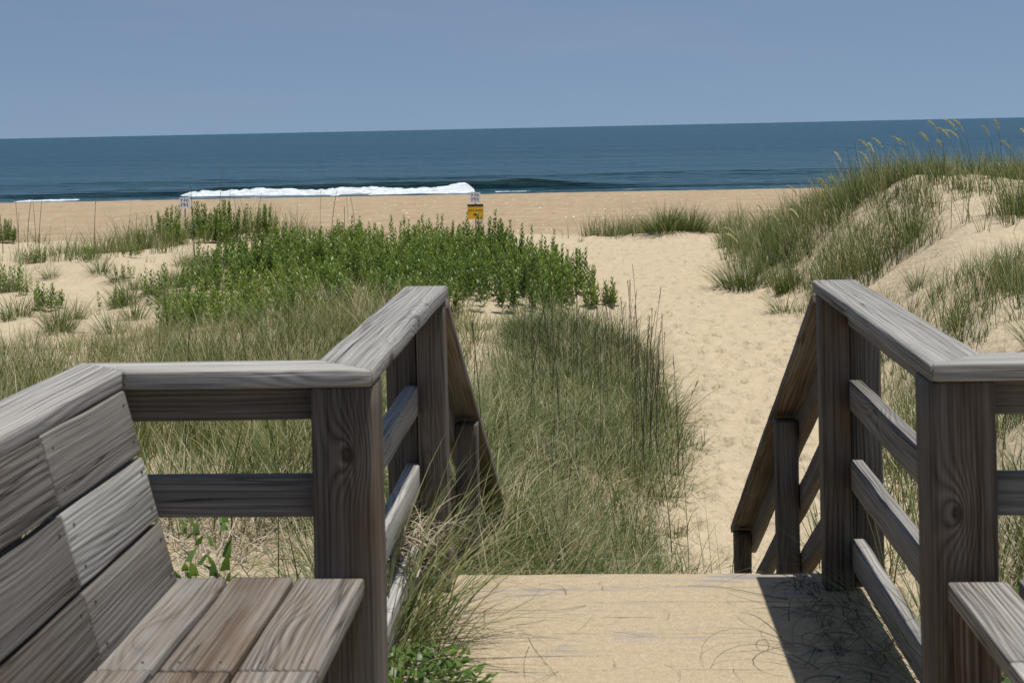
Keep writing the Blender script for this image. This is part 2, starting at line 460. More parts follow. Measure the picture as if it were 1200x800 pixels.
# ---- bench with backrest
def bench_back():
    root = tag(empty('bench', (-.75, 2.0, 0)), 'weathered wooden bench with a leaning plank backrest and capped top', 'bench')
    r0 = Vector(root.location)
    def B(name, p0, p1, W, T, up=U, **kw):
        return brd(name, root, Vector(p0) - r0, Vector(p1) - r0, W, T, up, **kw)
    ys = [3.145, 2.655, 1.45, .2]
    # backrest: plane from (-1.022,.922) to (-.913,.507), boards stacked down the slope
    top = Vector((-1.022, 0, .922)); bot = Vector((-.913, 0, .507)); d = (bot - top).normalized(); nrm = Vector((-d.z, 0, d.x)) * -1
    if nrm.x < 0: nrm = -nrm
    tones = [[.70, .54, .7], [1.06, .5, .6], [.64, .42, .6]]
    brs = [[.25, .45, .3], [.0, .5, .4], [.5, .8, .45]]
    for i in range(3):
        c = top + d * (.068 + i * .1475) - nrm * .019
        for j in range(3):
            b = B('backrest_board', (c.x, ys[j], c.z), (c.x, ys[j + 1] + .003, c.z), .139, .038, up=nrm, tone=tones[i][j], brown=brs[i][j])
            npts = []
            for q in (-.04, .04):
                for yy in (ys[j] - .035, ys[j + 1] + .04):
                    pp = top + d * (.068 + i * .1475 + q) + nrm * .0006
                    npts.append(Vector((pp.x, yy, pp.z)) - r0)
            nails(b, npts, nrm)
            if (i, j) == (1, 0): b['label'] = 'pale freshly replaced backrest board'
    B('cap_board', (-1.095, 3.22, .941), (-1.095, .2, .941), .14, .038, k0=1, tone=1.1, brown=.12)
    # seat
    xs = [(-.945, -.812), (-.801, -.668), (-.657, -.512)]
    ends = (3.168, 3.168, 3.16)
    for (xa, xb), e, tn, bw in zip(xs, ends, (.80, .72, .84), (.6, .95, .75)):
        b = B('seat_board', ((xa + xb) / 2, e, .491), ((xa + xb) / 2, 2.622, .491), xb - xa, .038, tone=tn, brown=bw)
        nails(b, [Vector(((xa + xb) / 2 + q, 2.655, .5105)) - r0 for q in (.038, -.038)], (0, 0, 1))
        B('seat_board', ((xa + xb) / 2, 2.616, .491), ((xa + xb) / 2, .2, .491), xb - xa, .038, tone=tn * 1.1, brown=bw)
    for yy in (2.62, 1.4, .4):
        B('seat_bearer', (-1.0, yy, .40), (-.54, yy, .40), .139, .038, up=(0, -1, 0), tone=.6, brown=.6)
        B('back_post', (-1.13, yy + .05, -.02), (-1.13, yy + .05, .919), .089, .089, up=(0, -1, 0), tone=.6, brown=.6)
        B('leg', (-.60, yy - .07, .0), (-.60, yy - .07, .469), .089, .089, up=(0, -1, 0), tone=.5, brown=.6)
    B('back_post', (-1.13, 3.20, -.6), (-1.13, 3.20, .919), .089, .089, up=(0, -1, 0), tone=.6, brown=.6)
bench_back()

def bench_side():
    root = tag(empty('bench', (.95, 2.0, 0)), 'weathered plank bench seat below the post that faces the shaded landing', 'bench')
    r0 = Vector(root.location)
    def B(name, p0, p1, W, T, up=U, **kw):
        return brd(name, root, Vector(p0) - r0, Vector(p1) - r0, W, T, up, **kw)
    for i, (xa, xb, e) in enumerate(((.715, .838, 3.115), (.862, 1.0, 3.135), (1.018, 1.155, 3.135))):
        B('seat_board', ((xa + xb) / 2, e, .491), ((xa + xb) / 2, 2.665, .491), xb - xa, .038, tone=.98, brown=.28)
        B('seat_board', ((xa + xb) / 2, 2.66, .491), ((xa + xb) / 2, .2, .491), xb - xa, .038, tone=1.2, brown=.25)
    for yy in (2.66, 1.4, .4):
        B('seat_bearer', (.75, yy, .40), (1.2, yy, .40), .139, .038, up=(0, -1, 0), tone=.6, brown=.7)
        B('leg', (.80, yy - .07, 0), (.80, yy - .07, .469), .089, .089, up=(0, -1, 0), tone=.5, brown=.6)
bench_side()

# ---- boardwalk
def boardwalk():
    segs = []
    y = 4.865
    while y > -1.0:
        x0, x1 = (-.60, .83) if y > 3.2 else (-1.35, 2.3)
        segs.append(dict(c0=(x0, y - .07, -.019), e1=(1, 0, 0), e2=(0, 1, 0), e3=(0, 0, 1), L=x1 - x0, W=.1423, T=.038, r=.0012, bow=.12))
        y -= .1425
    segs.append(dict(c0=(-.58, 4.84, -.13), e1=(1, 0, 0), e2=(0, 0, 1), e3=(0, 1, 0), L=1.39, W=.18, T=.038))
    me = board_mesh(segs); orient(me)
    o = link('boardwalk', me, DECK)
    tag(o, 'sand strewn plank boardwalk landing between the two railings', 'boardwalk')
    # steps hidden beyond the edge
    segs = []
    for i in range(5):
        segs.append(dict(c0=(-.47, 5.03 + i * .36, -.2 - i * .18), e1=(1, 0, 0), e2=(0, 1, 0), e3=(0, 0, 1), L=1.15, W=.28, T=.038))
    me = board_mesh(segs); orient(me)
    tag(link('wooden_steps', me, DECK), 'wooden steps leading down from the landing to the sand path', 'steps')
boardwalk()

# ------------------------------------------------------------------ vegetation
def make_leafmat(name, stops, trans=.22, rough=.5, tipdry=.25, spec=.3):
    m = NT(name)
    ti = m.attr('tint').outputs['Fac']; t = m.attr('tt').outputs['Fac']
    oi = m.n('ShaderNodeObjectInfo').outputs['Random']
    f = m.math('ADD', ti, m.math('MULTIPLY', t, tipdry), clamp=True)
    f = m.math('ADD', f, m.math('MULTIPLY', m.math('SUBTRACT', oi, .5), .08), clamp=True)
    col = m.ramp(f, stops)
    b = m.bsdf(col, rough, None, spec)
    tr = m.n('ShaderNodeBsdfTranslucent')
    tc = m.mix(1., col, (1.15, 1.25, .55), 'MULTIPLY'); m.l(tc, tr.inputs[0])
    mx = m.n('ShaderNodeMixShader'); mx.inputs[0].default_value = trans
    m.l(b.outputs[0], mx.inputs[1]); m.l(tr.outputs[0], mx.inputs[2]); m.l(mx.outputs[0], m.out.inputs[0])
    return m.m
GRASS = make_leafmat('dune_grass_blade', [(0, (.022, .046, .011)), (.25, (.060, .096, .024)), (.5, (.135, .165, .055)), (.7, (.245, .245, .115)), (.88, (.38, .32, .19)), (1, (.44, .37, .24))], spec=.25)
SHRUB = make_leafmat('shrub_leaf', [(0, (.045, .080, .012)), (.4, (.105, .165, .022)), (.75, (.20, .275, .05)), (1, (.28, .26, .10))], .28, .42, .1, .45)
STRAW = make_leafmat('dead_stalk', [(0, (.03, .027, .018)), (.4, (.085, .07, .045)), (.7, (.28, .22, .14)), (1, (.48, .42, .33))], .1, .7, .1)
OATS = make_leafmat('seed_head', [(0, (.30, .29, .14)), (1, (.60, .56, .38))], .3, .6, .1)

def blades(base, az, length, lean, bend, width, tint, seg=4, face=None):
    """curved tapering ribbons. all args arrays of n"""
    n = len(base); base = np.asarray(base, float)
    t = np.linspace(0, 1, seg + 1)
    ang = lean[:, None] + bend[:, None] * (t[None, :-1] + .5 / seg)         # angle from the vertical
    dl = (length / seg)[:, None]
    h = np.concatenate([np.zeros((n, 1)), np.cumsum(np.sin(ang) * dl, 1)], 1)
    v = np.concatenate([np.zeros((n, 1)), np.cumsum(np.cos(ang) * dl, 1)], 1)
    ca, sa = np.cos(az), np.sin(az)
    fa = az + math.pi / 2 + (face if face is not None else rng.normal(0, .5, n))
    wx, wy = np.cos(fa), np.sin(fa)
    prof = np.clip(1.0 - t ** 2.2, .04, 1)
    hw = width[:, None] * prof[None] * .5
    cx = base[:, 0:1] + h * ca[:, None]; cy = base[:, 1:2] + h * sa[:, None]; cz = base[:, 2:3] + v
    Lp = np.stack([cx - hw * wx[:, None], cy - hw * wy[:, None], cz], -1)
    Rp = np.stack([cx + hw * wx[:, None], cy + hw * wy[:, None], cz], -1)
    V = np.stack([Lp, Rp], 2).reshape(n, -1, 3)                             # n, (seg+1)*2
    k = (seg + 1) * 2
    f = np.array([[2 * i, 2 * i + 1, 2 * i + 3, 2 * i + 2] for i in range(seg)])
    F = (np.arange(n)[:, None, None] * k + f[None]).reshape(-1, 4)
    TI = np.repeat(tint, k); TT = np.tile(np.repeat(t, 2), n)
    return V.reshape(-1, 3), F, TI, TT

def join(parts):
    V, F, A, B = [], [], [], []; b = 0
    for v, f, a, c in parts:
        V.append(v); F.append(f + b); A.append(a); B.append(c); b += len(v)
    return np.concatenate(V), np.concatenate(F), np.concatenate(A), np.concatenate(B)

def veg_mesh(name, parts):
    V, F, A, B = join(parts) if isinstance(parts, list) else parts
    return np_mesh(name, V, F, {'tint': A, 'tt': B}, smooth=True)

def sample(n, box, dens):
    """rejection sample n candidate points; dens(x,y) in 0..1"""
    x = rng.uniform(box[0], box[1], n); y = rng.uniform(box[2], box[3], n)
    k = rng.random(n) < dens(x, y)
    return x[k], y[k]

def field(cx, cy, per, spread, L, W, lean=(.05, .35), bend=(.3, .9), tint=(.3, .15), seg=4, sink=.03, wind=None, tfun=None):
    """clumps at cx,cy with 'per' blades each"""
    n = len(cx)
    per_n = np.maximum(1, rng.poisson(per, n))
    ci = np.repeat(np.arange(n), per_n); N = len(ci)
    cs = rng.uniform(.58, 1.3, n)[ci]
    r = spread * np.sqrt(rng.random(N)) * cs; a = rng.uniform(0, 2 * math.pi, N)
    x = cx[ci] + r * np.cos(a); y = cy[ci] + r * np.sin(a)
    z = height(x, y, True) - sink
    az = a + rng.normal(0, .7, N)
    if wind is not None:
        w, wa = wind
        vx = np.cos(az) + w * math.cos(wa); vy = np.sin(az) + w * math.sin(wa); az = np.arctan2(vy, vx)
    ln = rng.uniform(L[0], L[1], N) * cs * (.62 + .76 * sm(.2, .8, vn(x * .75, y * .75, 97)))
    le = np.abs(rng.uniform(lean[0], lean[1], N)); be = rng.uniform(bend[0], bend[1], N)
    ct = rng.normal(0, tint[1] * .6, n)[ci]
    ti = np.clip(tint[0] + ct + rng.normal(0, tint[1], N), 0, 1)
    if tfun is not None: ti = np.clip(ti + tfun(x, y), 0, 1)
    dead = rng.random(N) < .05 + .16 * sm(.5, .8, vn(x * 1.4, y * 1.4, 99))
    ti = np.where(dead, rng.uniform(.75, 1, N), ti)
    return blades(np.stack([x, y, z], -1), az, ln, le, be, rng.uniform(W[0], W[1], N), ti, seg)

def not_structure(x, y):
    a = (x > -.66) & (x < .92) & (y < 4.95)
    b = (x > -1.5) & (x < 2.4) & (y < 3.5)
    c = (x > .32) & (x < .70) & (y < 8.2)
    return ~(a | b | c)

# ---- left meadow ------------------------------------------------------
def d_meadow(x, y):
    pl = path_left(y)
    back = np.interp(x, [-12, -6.5, -4.5, -2], [16.6, 17.2, 19.6, 20.2]) + 2.2 * (vn(x * .8, y * .8, 31) - .5)
    d = sm(.9, 1.7, -x - .0 + 0 * y) * sm(7.3, 8.3, y + .5 * np.maximum(0, -x - 2.0)) * (1 - sm(-1.2, .9, y - back))
    d = d * (.55 + .45 * sm(.3, .55, vn(x * .9, y * .9, 33)))
    return d * not_structure(x, y)
cx, cy = sample(9500, (-13.5, -.9, 4.5, 21.5), d_meadow)
m1 = field(cx, cy, 17, .15, (.24, .62), (.0042, .0085), lean=(.05, .5), bend=(.3, 1.1), tint=(.40, .22), tfun=lambda x, y: .3 * (vn(x * .5, y * .5, 40) - .5))
tag(link('grass', veg_mesh('grass', m1), GRASS), 'pale green dune grass filling the hollow behind the bench railing', 'grass', kind='stuff')

# ---- grass between the steps and the path
def d_center(x, y):
    pl = path_left(y)
    d = sm(-.12, .22, pl - .05 + .25 * (vn(y * 2.2, x * 2, 12) - .5) - x) * sm(-1.25, -.95, x) * sm(4.9, 5.1, y) * (1 - sm(17.5, 20.5, y + 2 * (vn(x, y, 14) - .5)))
    return d * not_structure(x, y)
cx, cy = sample(5600, (-1.3, 1.0, 4.9, 21), d_center)
m2 = field(cx, cy, 17, .13, (.20, .62), (.0035, .007), lean=(.02, .9), bend=(.3, 2.2), tint=(.22, .24), seg=5, tfun=lambda x, y: .35 * (vn(x * 3, y * 3, 44) - .5))
tag(link('grass', veg_mesh('grass', m2), GRASS), 'dense green grass between the stair railing and the sand path', 'grass', kind='stuff')

# ---- right dune grass
def d_dune(x, y):
    pr = path_right(y)
    n = vn(x * .8, y * .8, 51)
    body = sm(.1, .6, x - pr) * sm(17.5, 19.5, y) * (1 - sm(32, 36, y))
    scarp = np.exp(-((x - 5.4) / 2.4) ** 2 - ((y - 18.9) / 1.15) ** 2)
    d = body * sm(.24, .52, n + .25 * sm(21.5, 24, y)) * (1 - .97 * np.clip(scarp * 1.5, 0, 1))
    return d
cx, cy = sample(6600, (2, 15, 17, 37), d_dune)
keep = (cx - .0) < 15
m3 = field(cx[keep], cy[keep], 13, .12, (.30, .70), (.006, .012), lean=(.03, .35), bend=(.2, .9), tint=(.25, .2), wind=(.5, 2.6))
tag(link('grass', veg_mesh('grass', m3), GRASS), 'green dune grass covering the crest and shoulder of the big dune', 'grass', kind='stuff')

# ---- right slope near the railing: sparser, upright
def d_slope(x, y):
    pr = path_right(y)
    d = sm(-.1, .5, x - pr) * sm(8, 10, y) * (1 - sm(16.4, 18.0, y)) * sm(.25, .42, vn(x * 1.3, y * 1.0, 61)) * .9
    near = sm(.95, 1.25, x) * sm(4.6, 5.6, y) * (1 - sm(8.5, 10.5, y)) * sm(.2, .4, vn(x * 1.5, y * 1.5, 63))
    return np.maximum(d, near) * not_structure(x, y)
cx, cy = sample(3500, (.9, 9, 4, 18.4), d_slope)
m4 = field(cx, cy, 13, .12, (.26, .62), (.0045, .0085), lean=(.03, .35), bend=(.3, 1.1), tint=(.28, .2))
tag(link('grass', veg_mesh('grass', m4), GRASS), 'sparse tufted grass on the sandy slope behind the shaded railing', 'grass', kind='stuff')

# ---- thin far-left grass on the back of the low dune, by the beach
def d_back(x, y):
    return sm(.5, 1.5, path_left(y) - x) * np.exp(-((y - 29.8) / 2.6) ** 2) * sm(.25, .5, vn(x * .6, y * .6, 71)) * (1 - sm(-6.5, -4.5, x))
cx, cy = sample(4200, (-19, -4, 25, 35), d_back)
m5 = field(cx, cy, 9, .22, (.3, .7), (.006, .011), tint=(.40, .12))
def d_ring(x, y):
    return np.exp(-((y - 23.5) / 3.5) ** 2) * sm(.62, .75, vn(x * .9, y * .9, 73)) * (x < -4)
cx, cy = sample(500, (-13, -4, 18, 28), d_ring)
m5b = field(cx, cy, 10, .15, (.25, .5), (.005, .009), tint=(.42, .12))
tag(link('grass', veg_mesh('grass', [m5, m5b]), GRASS), 'thin olive grass on the low sand dune in front of the beach', 'grass', kind='stuff')

# ---- grass near lip of the path
def d_lip(x, y):
    return np.exp(-((y - 38.3) / .9) ** 2) * sm(-1.0, -.5, x) * (1 - sm(3.6, 4.0, x)) * sm(.3, .5, vn(x * 2.2, y * 1.5, 75))
cx, cy = sample(560, (-1.0, 4.0, 36.5, 40), d_lip)
m6 = field(cx, cy, 16, .14, (.3, .6), (.008, .014), lean=(.02, .3), bend=(.2, .7), tint=(.36, .1))
tag(link('grass', veg_mesh('grass', m6), GRASS), 'low grass along the sand lip where the path meets the beach', 'grass', kind='stuff')

# ---- tussocks: individual tufts
def tuft_mesh(n, spread, L, W, lean, bend, tint):
    r = spread * np.sqrt(rng.random(n)); a = rng.uniform(0, 2 * math.pi, n)
    f = r / spread
    base = np.stack([r * np.cos(a), r * np.sin(a), np.full(n, -.05)], -1)
    az = a + rng.normal(0, .5, n)
    ti = np.clip(rng.normal(tint, .13, n), 0, 1); ti[rng.random(n) < .07] = .9
    return veg_mesh('tuft', blades(base, az, rng.uniform(L[0], L[1], n), np.clip(f * lean + rng.normal(0, .08, n), 0, 1.3), rng.uniform(bend[0], bend[1], n), rng.uniform(W[0], W[1], n), ti, 5))
def put(name, me, mat, x, y, s=1., rz=None, label=None, cat=None, group=None, dz=0.):
    o = link(name, me, mat)
    o.location = (x, y, float(height(x, y)) + dz); o.scale = (s, s, s)
    o.rotation_euler = (0, 0, rng.uniform(0, 6.28) if rz is None else rz)
    return tag(o, label, cat, group)
tA = tuft_mesh(420, .34, (.45, .8), (.006, .011), .75, (.2, .9), .20)
tB = tuft_mesh(260, .22, (.45, .85), (.006, .011), .45, (.2, .8), .30)
tC = tuft_mesh(120, .14, (.3, .6), (.005, .009), .6, (.3, 1.0), .34)
put('grass_tuft', tA, GRASS, 2.42, 24.6, 1.05, label='large dark green tussock at the foot of the dune, shading the path', cat='grass tuft')
put('grass_tuft', tA, GRASS, 1.75, 36.9, 1.35, label='dense rounded grass tussock on the sand lip beside the beach', cat='grass tuft')
put('grass_tuft', tA, GRASS, 2.35, 37.3, 1.25, label='grass tussock just behind and dune side of the rounded one on the sand lip', cat='grass tuft')
put('grass_tuft', tB, GRASS, 4.35, 16.0, .78, label='upright grass tuft alone on the bare sand near the edge of the picture', cat='grass tuft')
put('grass_tuft', tB, GRASS, 2.95, 23.2, .8, label='narrow grass tuft on the sand slope next to the large dark tussock', cat='grass tuft')
for (x, y, s) in ((2.7, 21.5, .8), (3.2, 20.5, .7), (3.9, 18.2, .7), (5.6, 20.4, .9), (6.4, 20.7, .9), (4.6, 21.3, .9), (3.05, 13.6, .8), (3.7, 12.5, .8), (3.5, 14.6, .7), (2.6, 11.7, .8), (2.15, 15.8, .45)):
    put('grass_tuft', tC, GRASS, x, y, s * 1.15, label='small green grass tuft on the open sand of the dune slope', cat='grass tuft', group='small grass tufts on the dune slope')

# ---- shrubs ------------------------------------------------------------
def shrub_part(ox, oy, oz, H, n_stem, spread, leafL=(.03, .055), per=46, tint=.45):
    """upright leafy stems; arrays in, one part out"""
    P = []
    parts_base, parts_az, parts_L, parts_lean, parts_w, parts_t = [], [], [], [], [], []
    st_b, st_a, st_l, st_le, st_be = [], [], [], [], []
    for i in range(n_stem):
        r = spread * math.sqrt(random.random()); a = random.uniform(0, 2 * math.pi)
        bx, by = ox + r * math.cos(a), oy + r * math.sin(a)
        h = H * random.uniform(.62, 1.12) * (1 - .35 * (r / spread) ** 2)
        lean = .26 * r / spread + random.uniform(-.05, .10); az = a + random.gauss(0, .4)
        bend = -lean * .7
        st_b.append((bx, by, oz - .03)); st_a.append(az); st_l.append(h); st_le.append(lean); st_be.append(bend)
        m = int(per * h / .7)
        tt = np.linspace(.12, 1.0, m) + rng.normal(0, .01, m)
        ang = lean + bend * tt * .5
        hx = np.sin(ang) * tt * h; hz = np.cos(ang) * tt * h
        pb = np.stack([bx + hx * math.cos(az), by + hx * math.sin(az), oz + hz], -1)
        la = np.arange(m) * 2.4 + random.random() * 6
        out = .02 + .05 * (1 - tt)
        pb[:, 0] += np.cos(la) * out * .4; pb[:, 1] += np.sin(la) * out * .4
        parts_base.append(pb); parts_az.append(la)
        parts_L.append(rng.uniform(leafL[0], leafL[1], m) * (1.3 - .62 * tt)); parts_lean.append(rng.uniform(.35, 1.2, m) * (1.2 - .75 * tt))
        parts_w.append(rng.uniform(.36, .52, m)); parts_t.append(np.clip(rng.normal(tint, .16, m) + .30 * (tt - .6) + random.gauss(0, .07), 0, 1))
    b = np.concatenate(parts_base); L = np.concatenate(parts_L)
    leaf = blades(b, np.concatenate(parts_az), L, np.concatenate(parts_lean), np.full(len(b), .5), L * np.concatenate(parts_w), np.concatenate(parts_t), 2, face=np.zeros(len(b)))
    st = blades(np.array(st_b), np.array(st_a), np.array(st_l), np.array(st_le), np.array(st_be), np.full(n_stem, .009), np.full(n_stem, .95), 3)
    return leaf, st

LEAFPROF = None
def make_shrub_mesh(H, n_stem, spread, **kw):
    leaf, st = shrub_part(0, 0, 0, H, n_stem, spread, **kw)
    return veg_mesh('shrub', [leaf, st])

# dense thicket as one mass
def d_thick(x, y):
    u = (x + 3.05 + .12 * (y - 22)) / (3.35 + .05 * (y - 22))
    edge = sm(0, .35, 1.02 - np.abs(u) + .25 * (vn(y * .8, x * .8, 81) - .5))
    back = 27.6 - .25 * np.maximum(0, x + 1.5)
    fr = np.interp(x, [-9, -7, -5, -2.5, -1, 0], [23.0, 19.6, 17.3, 17.2, 18.6, 22.4])
    d = edge * (.35 + .65 * sm(.25, .5, vn(x * 1.3, y * 1.1, 91))) * sm(0, 2.8, y - fr + 2.2 * (vn(x * .9, y * .9, 83) - .5)) * (1 - sm(0, .8, y - back))
    d = d * (x < path_left(y) + .35)
    return d
cx, cy = sample(1750, (-9.5, .4, 16.8, 29), d_thick)
leafs, stems = [], []
for x, y in zip(cx, cy):
    H = (.46 + .26 * float(vn(x * .7, y * .7, 85)) + .06 * max(0., (y - 23) / 5) + .16 * float(sm(-3.0, -.6, x))) * random.uniform(.72, 1.28)
    l, s = shrub_part(x, y, float(height(x, y)), H, 3, .17, leafL=(.05, .095), per=50, tint=.42 + .5 * (float(vn(x * .6, y * .6, 87)) - .5))
    leafs.append(l); stems.append(s)
tag(link('shrubbery', veg_mesh('shrubbery', leafs + stems), SHRUB), 'dense bright green thicket of leafy shrubs between the sandy hollow and the beach', 'shrubbery', kind='stuff')

protos = [make_shrub_mesh(.62, 20, .26, leafL=(.05, .09), per=56), make_shrub_mesh(.75, 24, .30, leafL=(.05, .09), per=56), make_shrub_mesh(.46, 24, .24, leafL=(.045, .085), per=60), make_shrub_mesh(.50, 8, .2, leafL=(.045, .08), per=48)]
STEMM = STRAW
def shrub(k, x, y, s, label, group=None):
    e = tag(link('shrub', protos[k], SHRUB), label, 'shrub', group); e.location = (x, y, float(height(x, y))); e.rotation_euler = (0, 0, rng.uniform(0, 6.28))
    e.scale = (s, s, s)
    return e
shrub(2, .06, 22.6, 1.0, 'small round shrub alone on the sand at the edge of the path')
shrub(1, -.35, 24.2, 1.0, 'leafy shrub at the end of the thicket closest to the sand path')
shrub(1, -.75, 24.6, 1.05, 'leafy shrub second from the path end of the thicket')
shrub(3, -6.9, 22.6, 1.1, 'small upright shrub standing alone in the white sand hollow')
shrub(2, -8.15, 21.6, .85, 'low shrub in the white sand just beside the upright one')
shrub(3, -9.8, 24.2, 1.1, 'low spreading shrub on the sand near the picture edge')
shrub(1, -12.6, 31.0, .68, 'dark green bush on the dune top against the beach at the picture edge')
for (x, y, s) in ((-8.9, 30.5, 1.15), (-8.2, 30.7, 1.2), (-7.5, 30.2, 1.25), (-6.9, 30.4, 1.1), (-8.5, 29.6, 1.0), (-7.7, 29.5, 1.1), (-6.4, 29.6, 1.0), (-9.3, 29.8, .9)):
    shrub(1 if s > 1.05 else 0, x, y, s * .84, 'bush in the clump growing round the foot of the lone white sign', 'bushes round the lone white sign')
for (x, y, s) in ((-10.9, 25.6, 1.0), (-10.2, 26.4, .9), (-11.6, 26.2, 1.0), (-9.2, 26.0, .9), (-8.6, 27.0, .8)):
    shrub(3, x, y, s * .95, 'low green shrub along the upper rim of the white sand hollow', 'shrubs on the rim of the sand hollow')

for i in range(60):
    x, y = rng.uniform(-11.5, -4.6), rng.uniform(18.5, 27)
    put('grass_tuft', tC, GRASS, x, y, rng.uniform(.6, 1.2), label='wispy grass tuft in the white sand hollow in front of the thicket', cat='grass tuft', group='wispy tufts in the sand hollow')
for i in range(14):
    x, y = rng.uniform(-12.5, -5.2), rng.uniform(20, 27.5)
    shrub(3, x, y, rng.uniform(.5, .95), 'seedling sized leafy plant dotted over the white sand hollow', 'little leafy plants in the sand hollow')

# ---- tall dark stalks, sea oats ------------------------------------------
def tube_path(pts, rad, tint, t0=0.):
    pts = np.array(pts); n = len(pts); V = []; k = 4
    for i in range(n):
        r = rad * (1 - .55 * i / (n - 1))
        for j in range(k):
            a = 2 * math.pi * j / k
            V.append(pts[i] + np.array([math.cos(a) * r, math.sin(a) * r, 0]))
    F = [(i * k + j, i * k + (j + 1) % k, (i + 1) * k + (j + 1) % k, (i + 1) * k + j) for i in range(n - 1) for j in range(k)]
    return np.array(V), np.array(F), np.full(len(V), tint), np.repeat(np.linspace(t0, 1, n), k)
def stalk_mesh(h, lean, tint, head, rad=.0034):
    n = 9; t = np.linspace(0, 1, n)
    pts = np.stack([lean * t ** 2 * h, .3 * lean * t ** 2 * h * rng.normal(), t * h], -1)
    P = [tube_path(pts, rad, tint)]
    m = 14
    tt = rng.uniform(1 - head, 1, m)
    b = np.stack([np.interp(tt, t, pts[:, i]) for i in range(3)], -1)
    P.append(blades(b, rng.uniform(0, 6.28, m), rng.uniform(.02, .045, m), rng.uniform(.05, .3, m), np.full(m, .2), np.full(m, .005), np.full(m, tint + .12), 2))
    return veg_mesh('stalk', P)
stalks = [stalk_mesh(.95, .08, .28, .16, .0038), stalk_mesh(1.1, .04, .24, .13, .0038), stalk_mesh(.8, -.12, .36, .2), stalk_mesh(1.15, .14, .28, .12, .0038), stalk_mesh(.7, .25, .42, .2), stalk_mesh(1.0, -.06, .26, .14, .0038)]
far_stalks = [stalk_mesh(1.15, .10, .32, .12, .0075), stalk_mesh(.9, -.12, .35, .15, .0075), stalk_mesh(1.3, .05, .3, .1, .0075)]
n_s = 0
cx, cy = sample(1600, (-.9, .9, 7.6, 17), lambda x, y: d_center(x, y) * (.3 + .7 * sm(.1, .6, x)) * sm(.25, .6, vn(x * 1.6, y * 1.2, 111)))
for x, y in list(zip(cx, cy))[:140]:
    put('dry_stalk', stalks[n_s % 6], STRAW, x, y, rng.uniform(.6, 1.1), label='tall thin dark stalk rising from the grass beside the sand path', cat='stalk', group='dark stalks in the grass beside the path'); n_s += 1
cx, cy = sample(260, (-10, -2, 8, 18), d_meadow)
for x, y in list(zip(cx, cy))[:22]:
    put('dry_stalk', stalks[n_s % 6], STRAW, x, y, rng.uniform(.7, 1.0), label='thin dark stalk standing in the meadow grass behind the bench', cat='stalk', group='dark stalks in the meadow grass'); n_s += 1
cx, cy = sample(260, (-14, -4.5, 26, 31), lambda x, y: np.ones_like(x) * .5)
for x, y in list(zip(cx, cy))[:30]:
    put('dry_stalk', far_stalks[n_s % 3], STRAW, x, y, rng.uniform(.7, 1.25), label='thin bare stalk reaching up in front of the far beach', cat='stalk', group='bare stalks in front of the beach'); n_s += 1

def oat(h, sway):
    n = 9; t = np.linspace(0, 1, n)
    pts = np.stack([-sway * t ** 2.6 * h, 0 * t, h * (t - .18 * t ** 4)], -1)
    st = veg_mesh('oat_stem', [tube_path(pts, .005, .35)])
    m = 150; tt = rng.uniform(.70, 1.0, m)
    b = np.stack([np.interp(tt, t, pts[:, i]) for i in range(3)], -1)
    w = np.sin((tt - .70) / .30 * math.pi) ** .6
    hd = blades(b, math.pi + rng.normal(0, .9, m), rng.uniform(.025, .055, m) * (.4 + w), rng.uniform(.2, 1.0, m), np.full(m, .5), np.full(m, .011), rng.uniform(.2, 1, m), 2)
    return st, veg_mesh('oat_head', hd)
oats = [oat(1.15, .28), oat(1.0, .4), oat(1.3, .22)]
OATP = [(4.15, 26.2), (4.3, 25.6), (4.75, 25.0), (5.05, 25.6), (5.35, 25.1), (5.75, 25.3), (3.75, 26.7), (3.45, 26.2), (3.2, 27.0), (4.9, 25.9), (6.15, 24.6), (6.25, 24.9), (6.0, 24.3), (6.8, 24.2), (6.55, 24.6), (7.35, 24.4), (7.75, 24.5), (2.95, 26.4), (5.5, 24.4), (3.55, 25.2), (5.9, 25.2), (7.1, 23.9), (2.75, 27.4), (4.5, 26.7), (3.3, 25.6), (4.0, 25.2), (4.6, 24.6), (5.2, 24.9), (5.6, 24.0), (6.45, 23.8), (6.9, 23.6), (2.6, 25.6), (3.9, 24.6), (6.2, 25.6)]
for i, (x, y) in enumerate(OATP):
    e = tag(empty('sea_oat', (x, y, float(height(x, y)) - .03), rng.normal(0, .5)), 'sea oat stalk with a drooping pale seed head rising from the dune crest grass', 'sea oat', 'sea oats on the dune crest')
    s = rng.uniform(.75, 1.02); e.scale = (s, s, s)
    link('stem', oats[i % 3][0], GRASS, e); link('seed_head', oats[i % 3][1], OATS, e)

# ---- plants crowding the edge of the landing -----------------------------
def near_tuft():
    n = 230
    a = rng.normal(.15, .75, n); r = rng.uniform(0, 1, n)
    base = np.stack([-.60 + rng.normal(0, .05, n), 4.15 + rng.normal(0, .16, n), np.full(n, -.12)], -1)
    L = rng.uniform(.35, .82, n)
    g = blades(base, a, L, rng.uniform(.05, .5, n), rng.uniform(.4, 1.7, n), rng.uniform(.004, .007, n), np.clip(rng.normal(.42, .16, n), 0, 1), 7)
    return veg_mesh('tuft', g)
o = link('grass_tuft', near_tuft(), GRASS); tag(o, 'long arching grass tuft spilling from under the railing onto the landing', 'grass tuft')
def near_dead():
    n = 160
    base = np.stack([-.60 + rng.normal(0, .05, n), 4.42 + rng.normal(0, .06, n), rng.uniform(.15, .28, n)], -1)
    return veg_mesh('dead', blades(base, rng.normal(.2, 1.6, n), rng.uniform(.08, .22, n), rng.uniform(.3, 1.2, n), rng.uniform(.8, 2.0, n), rng.uniform(.003, .006, n), rng.uniform(.65, 1, n), 6))
o = link('dead_grass_clump', near_dead(), STRAW); tag(o, 'matted pale dead grass caught against the lower rail of the landing', 'dead grass')

